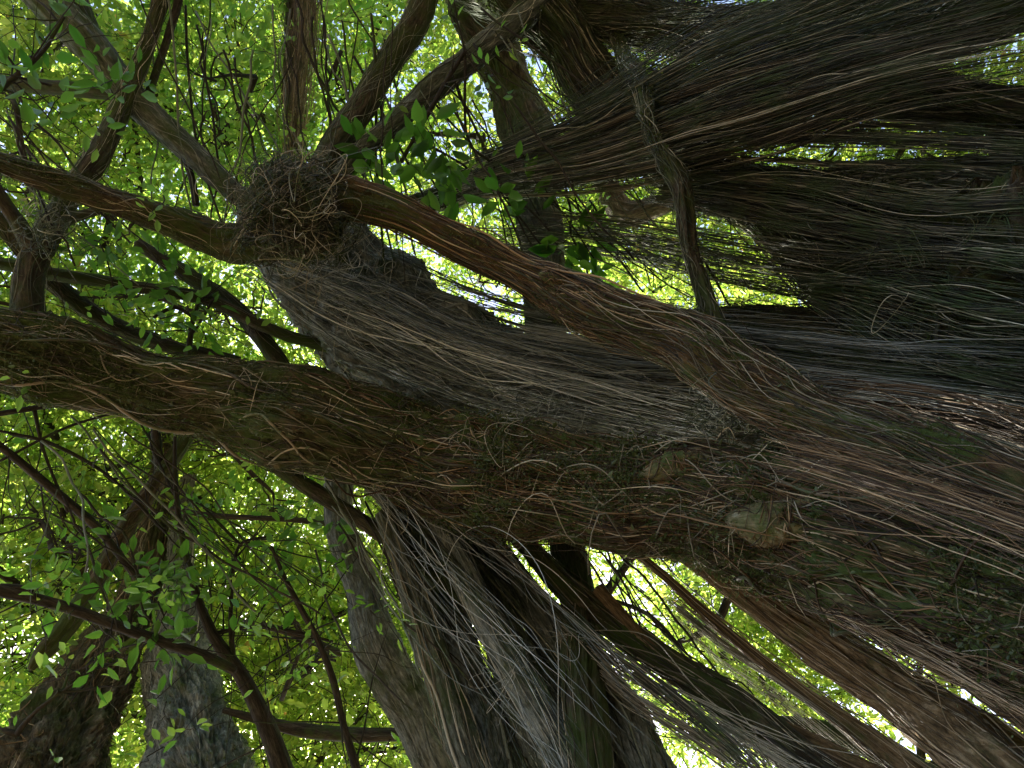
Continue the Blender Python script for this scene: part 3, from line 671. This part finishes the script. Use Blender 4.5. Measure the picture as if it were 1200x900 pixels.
# ===== background trunks
t1 = thing('background_tree', (0, 0, 0), 'thick mossy trunk covered in dry strands, furthest left along the bottom edge', 'tree')
L1, o1 = branch(t1, 'trunk', [(205, 470, 9), (190, 560, 12), (178, 630, 16), (158, 700, 20), (126, 765, 34), (98, 830, 44), (62, 900, 50), (-10, 1030, 62)], 9.5, 7.0, 'far', 's_tan', 260, 170, lobes=6, amp=.3, ground=.6,
       sk=dict(r=(.002, .006), length=(.5, 2.2), wander=.3, lift=.05))
flakes(L1, 'moss', 'moss', o1, 4000, 38, size=(.012, .035))
strands(L1, 'root_mat', M['s_pale'], o1, 160, 830, r=(.002, .006), length=(.3, 1.6), wander=.5, lift=.06)
t2 = thing('background_tree', (0, 0, 0), 'bluish grey fluted trunk standing right of the thick mossy one', 'tree')
L2, o2 = branch(t2, 'trunk', [(222, 560, 8), (210, 640, 12), (206, 700, 18), (208, 760, 26), (220, 820, 36), (238, 900, 45), (270, 1040, 56)], 9.0, 6.6, 'light', 's_light', 200, 171, lobes=4, amp=.34, ground=.6,
       sk=dict(r=(.002, .006), length=(.5, 2.2), wander=.2, lift=.04))
flakes(L2, 'moss', 'moss', o2, 2500, 49, size=(.01, .03))
strands(L2, 'root_rope', M['s_light'], o2, 40, 831, sides=5, r=(.005, .014), length=(.5, 2.2), wander=.5, lift=.03)
t3 = thing('background_tree', (0, 0, 0), 'slim upright trunk wrapped in pale vines at the top, left of centre', 'tree')
L3, o3 = branch(t3, 'trunk', [(336, 215, 9), (342, 150, 11), (346, 80, 13), (350, 0, 15), (356, -140, 20), (362, -300, 26)], 8.0, 7.0, 'far', 's_brown', 260, 172, lobes=4, amp=.3, ground=1.2,
       sk=dict(r=(.002, .005), length=(.4, 1.8), wander=.9, lift=.13))
curtain(t3, [(338, 212, 10), (345, 100, 19), (352, -30, 26), (358, -160, 30)], 7.4, 6.7, 's_tan', 150, 235, stray=.06, r=(.0015, .004))
# broken dead branch
db = thing('dead_branch', at(130, 650, 6.6), 'reddish broken branch with a splintered end hanging in front of the lower left canopy', 'branch')
branch(db, 'limb', [(240, 480, 6), (215, 522, 8), (188, 560, 9), (150, 612, 11), (112, 678, 11), (80, 730, 11), (52, 762, 10), (36, 784, 4)], 6.2, 6.2, 'brown', None, 0, 173, lobes=4, amp=.25)
branch(db, 'limb', [(188, 560, 5), (184, 520, 5), (180, 478, 4), (176, 455, 2)], 6.2, 6.2, 'twig', None, 0, 174)

# ===== slim saplings and twigs, lower left
def sapling(label, lines, d, seed, sprayp=(), group=None, root=True, big=(.08, .15)):
    rng = np.random.default_rng(seed)
    p = at(lines[0][-1][0], lines[0][-1][1], d)
    t = thing('sapling', p, label, 'sapling', group)
    for k, pts in enumerate(lines):
        branch(t, 'stem' if k == 0 else 'branch', [(x, y, r * .85) for x, y, r in pts], d, d, 'twig', None, 0, seed + k, lobes=3, amp=.12, step=.04, ground=(.8 if k == 0 and root else False))
    SW, LFs = [], []
    for k, pts in enumerate(lines):
        q = path([(x, y, 1) for x, y, _ in pts if -100 < x < 1300 and -100 < y < 1000], d, d)[:, :3] if len(pts) > 3 else None
        if q is None or len(q) < 2: continue
        nn = 16; a = rng.uniform(0, len(q) - 1.001, nn); i = a.astype(int); st = q[i] + (q[i + 1] - q[i]) * (a - i)[:, None]
        dr = unit(rng.normal(size=(nn, 3))) * rng.uniform(.3, 1.2, (nn, 1)); sss = np.linspace(0, 1, 14)[None, :, None]
        PP = st[:, None] + dr[:, None] * sss + np.stack([sines(rng, nn, 14, (.3, 1.5), 3) for _ in range(3)], -1) * .05 * sss
        SW.append(tubes(PP, rng.uniform(.003, .007, (nn, 1)) * (1.15 - sss[..., 0]), 4))
        lf, tw = sprays(rng, PP[::2, -1], dr[::2], nl=6, tl=(.15, .3), leaf=(.06, .11)); LFs.append(lf); SW.append(tw)
    if SW:
        V, Q = merge(SW); prop(mesh('twigs', V, Q, M['twig'], t), kind='stuff')
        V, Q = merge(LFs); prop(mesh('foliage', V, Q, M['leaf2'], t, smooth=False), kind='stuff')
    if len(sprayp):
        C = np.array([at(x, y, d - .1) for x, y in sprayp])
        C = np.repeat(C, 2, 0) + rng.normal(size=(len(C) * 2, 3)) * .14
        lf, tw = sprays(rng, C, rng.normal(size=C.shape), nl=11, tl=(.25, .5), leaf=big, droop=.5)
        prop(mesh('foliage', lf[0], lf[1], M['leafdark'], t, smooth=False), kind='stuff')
        prop(mesh('twigs', tw[0], tw[1], M['twig'], t), kind='stuff')
sapling('dark sapling curving up from the bottom edge right of the two background trunks',
        [[(205, 500, 2), (206, 560, 3), (212, 620, 4), (228, 690, 5.5), (250, 742, 7), (283, 790, 9), (306, 840, 11), (328, 900, 14), (360, 1000, 18)],
         [(273, 775, 4), (270, 720, 3.5), (274, 665, 3), (284, 636, 2), (320, 628, 1.5)], [(283, 640, 2), (255, 612, 2), (235, 590, 1.3)],
         [(250, 742, 3), (300, 735, 3), (350, 742, 2.5), (390, 752, 2)]], 5.6, 300, [(300, 650), (330, 640), (318, 672), (345, 655), (245, 600)])
sapling('thin sapling with a long straight stem slanting across the lower left',
        [[(-160, 640, 9), (-60, 672, 8), (0, 691, 8), (60, 706, 7), (150, 736, 7), (225, 762, 7), (275, 786, 6)][::-1], [(0, 688, 5), (20, 690, 6), (38, 692, 5)],
         [(150, 736, 3), (160, 690, 3), (166, 650, 2)]], 5.3, 310, [(140, 655), (165, 668), (150, 690), (185, 680), (128, 700), (170, 715), (190, 700), (150, 640)])
sapling('wispy sapling forking on the far left under the main stem',
        [[(-120, 440, 5), (0, 522, 5), (55, 566, 6), (110, 614, 6), (132, 640, 5), (170, 690, 4)][::-1], [(0, 505, 2), (60, 520, 2.5), (130, 560, 2), (190, 620, 2)],
         [(-20, 488, 4), (60, 475, 4), (90, 470, 3)], [(40, 480, 3), (52, 530, 2), (80, 600, 2)], [(0, 540, 2), (80, 500, 2), (150, 480, 1.5)]], 5.8, 320, [])
sapling('pale slender sapling leaning left of the root bundle',
        [[(318, 640, 2), (334, 678, 3), (352, 714, 3.5), (372, 752, 4), (390, 800, 4.5), (402, 850, 5), (418, 900, 6), (450, 1000, 7)]], 5.2, 330, [])
sapling('low grey branching sapling crossing behind the bottom centre trunk',
        [[(262, 832, 4), (300, 842, 6), (350, 855, 8), (420, 861, 9), (490, 862, 8), (560, 880, 9), (640, 960, 10)], [(200, 596, 3), (250, 604, 4), (330, 609, 4), (390, 614, 4)],
         [(290, 728, 4), (340, 742, 5), (400, 766, 5)]], 7.2, 340, [])
sapling('thin bent sapling in the gap right of the bundle, under the main stem',
        [[(750, 640, 5), (728, 670, 6), (706, 704, 7), (690, 745, 8), (700, 800, 8), (760, 900, 9)], [(856, 690, 5), (845, 722, 6), (822, 742, 5), (795, 752, 4)],
         [(708, 700, 3), (760, 720, 3), (800, 760, 2)]], 5.9, 350, [])
sapling('leafy epiphytic sprig spreading broad leaves just above the main stem at the left',
        [[(238, 340, 2), (226, 375, 3), (222, 410, 4), (214, 445, 5)], [(180, 372, 2), (205, 360, 3), (226, 372, 2)], [(250, 350, 2), (238, 372, 2), (226, 390, 2)]],
        5.9, 360, [(205, 370), (230, 372), (170, 350), (240, 360), (150, 320), (120, 300)], root=False)  # epiphytic sprig growing on the main stem, without a stem to the ground
sapling('epiphytic sprig with large dark hanging leaves between the two top limbs',
        [[(545, 60, 3), (520, 100, 3), (500, 135, 3), (470, 190, 3)], [(545, 60, 2), (548, 160, 2), (575, 190, 2)]], 5.7, 370, [(498, 150), (520, 145), (460, 190), (480, 185), (645, 262), (640, 285), (690, 240)], root=False, big=(.15, .24))  # epiphytic sprig hung from an upper limb, without a stem to the ground
sapling('sapling with pale drooping leaves in the far upper left corner',
        [[(75, 20, 2), (50, 60, 3), (20, 90, 4), (-40, 140, 6), (-140, 220, 8)], [(20, 90, 2), (60, 100, 2)]], 5.2, 380, [(30, 100), (70, 110), (15, 130), (60, 30), (110, 90)])

# ===== hanging lianas and single aerial roots, each on its own
rng = np.random.default_rng(77)
vines = []
for (x0, y0, x1, y1, n, d) in [(215, 30, 240, 260, 5, 6.5), (380, 20, 400, 200, 7, 6.2), (300, 60, 320, 260, 5, 6.0), (430, 60, 470, 300, 6, 6.0), (520, 120, 600, 330, 7, 5.7),
                               (640, 210, 760, 330, 6, 5.8), (120, 500, 300, 700, 6, 5.2), (60, 560, 150, 720, 4, 5.2), (400, 600, 520, 800, 6, 4.8), (690, 640, 900, 880, 8, 4.8), (560, 40, 760, 260, 5, 5.6),
                               (840, 270, 900, 360, 4, 5.4), (0, 120, 120, 330, 5, 6.0)]:
    for k in range(int(n * 1.6)):
        a = (x0 + rng.normal() * 28, y0 + rng.normal() * 25); b = (x1 + rng.normal() * 40, y1 + rng.normal() * 25)
        mx, my = (a[0] + b[0]) / 2 + rng.normal() * 10, (a[1] + b[1]) / 2 + rng.normal() * 10
        vines.append(((a[0], a[1]), (mx, my), b, d + rng.normal() * .25))
for k, (a, m_, b, d) in enumerate(vines):
    r = float(rng.uniform(.6, 1.6)); L = limb_data(path([(*a, r), (*m_, r), (*b, r * .8)], d + .3, d - .2), 500 + k, lobes=2, amp=.1, step=.08, sides=6)
    n = len(L.C); s = np.linspace(0, 1, n)
    L.C = L.C + np.stack([sines(rng, 1, n, (.4, 1.6), 3)[0] for _ in range(3)], -1) * .03
    o = limb_mesh(L, 'aerial_root', M['twig' if k % 3 else 's_grey'] if k % 3 else M['s_grey'], fig)

# ===== the canopy
def canopy_tree(label, px, py, d, R, seed, mat='leaf', dens=.74, extra=(), r0=.16, name='canopy_tree', group='trees making the canopy'):
    c = at(px, py, d)
    h = c[:2] / (np.linalg.norm(c[:2]) + 1e-6)
    base = c[:2] + h * 1.5
    if np.linalg.norm(base) < 6: base = h * 6
    t = thing(name, (base[0], base[1], 0), label, 'tree', group)
    P = np.array([[base[0], base[1], -.1, r0 * 1.3], [base[0] - h[0] * .2, base[1] - h[1] * .2, c[2] * .35, r0], [*(base * .7 + c[:2] * .3), c[2] * .7, r0 * .8], [c[0], c[1], c[2], r0 * .5], [c[0] - h[0] * .3, c[1] - h[1] * .2, c[2] + R * .6, r0 * .15]])
    L = limb_data(P, seed, lobes=5, amp=.2, step=.08, sides=20)
    limb_mesh(L, 'trunk', M['far'], t)
    regs = [(c, R)] + [(at(x, y, dd), rr) for x, y, dd, rr in extra]
    crown(t, regs, seed, mat, dens, hub=None)
    return t
def fig_crown(parent, regs, seed, mat='leaf', dens=.74):
    crown(parent, [(at(x, y, d), R) for x, y, d, R in regs], seed, mat, dens, nb=4)

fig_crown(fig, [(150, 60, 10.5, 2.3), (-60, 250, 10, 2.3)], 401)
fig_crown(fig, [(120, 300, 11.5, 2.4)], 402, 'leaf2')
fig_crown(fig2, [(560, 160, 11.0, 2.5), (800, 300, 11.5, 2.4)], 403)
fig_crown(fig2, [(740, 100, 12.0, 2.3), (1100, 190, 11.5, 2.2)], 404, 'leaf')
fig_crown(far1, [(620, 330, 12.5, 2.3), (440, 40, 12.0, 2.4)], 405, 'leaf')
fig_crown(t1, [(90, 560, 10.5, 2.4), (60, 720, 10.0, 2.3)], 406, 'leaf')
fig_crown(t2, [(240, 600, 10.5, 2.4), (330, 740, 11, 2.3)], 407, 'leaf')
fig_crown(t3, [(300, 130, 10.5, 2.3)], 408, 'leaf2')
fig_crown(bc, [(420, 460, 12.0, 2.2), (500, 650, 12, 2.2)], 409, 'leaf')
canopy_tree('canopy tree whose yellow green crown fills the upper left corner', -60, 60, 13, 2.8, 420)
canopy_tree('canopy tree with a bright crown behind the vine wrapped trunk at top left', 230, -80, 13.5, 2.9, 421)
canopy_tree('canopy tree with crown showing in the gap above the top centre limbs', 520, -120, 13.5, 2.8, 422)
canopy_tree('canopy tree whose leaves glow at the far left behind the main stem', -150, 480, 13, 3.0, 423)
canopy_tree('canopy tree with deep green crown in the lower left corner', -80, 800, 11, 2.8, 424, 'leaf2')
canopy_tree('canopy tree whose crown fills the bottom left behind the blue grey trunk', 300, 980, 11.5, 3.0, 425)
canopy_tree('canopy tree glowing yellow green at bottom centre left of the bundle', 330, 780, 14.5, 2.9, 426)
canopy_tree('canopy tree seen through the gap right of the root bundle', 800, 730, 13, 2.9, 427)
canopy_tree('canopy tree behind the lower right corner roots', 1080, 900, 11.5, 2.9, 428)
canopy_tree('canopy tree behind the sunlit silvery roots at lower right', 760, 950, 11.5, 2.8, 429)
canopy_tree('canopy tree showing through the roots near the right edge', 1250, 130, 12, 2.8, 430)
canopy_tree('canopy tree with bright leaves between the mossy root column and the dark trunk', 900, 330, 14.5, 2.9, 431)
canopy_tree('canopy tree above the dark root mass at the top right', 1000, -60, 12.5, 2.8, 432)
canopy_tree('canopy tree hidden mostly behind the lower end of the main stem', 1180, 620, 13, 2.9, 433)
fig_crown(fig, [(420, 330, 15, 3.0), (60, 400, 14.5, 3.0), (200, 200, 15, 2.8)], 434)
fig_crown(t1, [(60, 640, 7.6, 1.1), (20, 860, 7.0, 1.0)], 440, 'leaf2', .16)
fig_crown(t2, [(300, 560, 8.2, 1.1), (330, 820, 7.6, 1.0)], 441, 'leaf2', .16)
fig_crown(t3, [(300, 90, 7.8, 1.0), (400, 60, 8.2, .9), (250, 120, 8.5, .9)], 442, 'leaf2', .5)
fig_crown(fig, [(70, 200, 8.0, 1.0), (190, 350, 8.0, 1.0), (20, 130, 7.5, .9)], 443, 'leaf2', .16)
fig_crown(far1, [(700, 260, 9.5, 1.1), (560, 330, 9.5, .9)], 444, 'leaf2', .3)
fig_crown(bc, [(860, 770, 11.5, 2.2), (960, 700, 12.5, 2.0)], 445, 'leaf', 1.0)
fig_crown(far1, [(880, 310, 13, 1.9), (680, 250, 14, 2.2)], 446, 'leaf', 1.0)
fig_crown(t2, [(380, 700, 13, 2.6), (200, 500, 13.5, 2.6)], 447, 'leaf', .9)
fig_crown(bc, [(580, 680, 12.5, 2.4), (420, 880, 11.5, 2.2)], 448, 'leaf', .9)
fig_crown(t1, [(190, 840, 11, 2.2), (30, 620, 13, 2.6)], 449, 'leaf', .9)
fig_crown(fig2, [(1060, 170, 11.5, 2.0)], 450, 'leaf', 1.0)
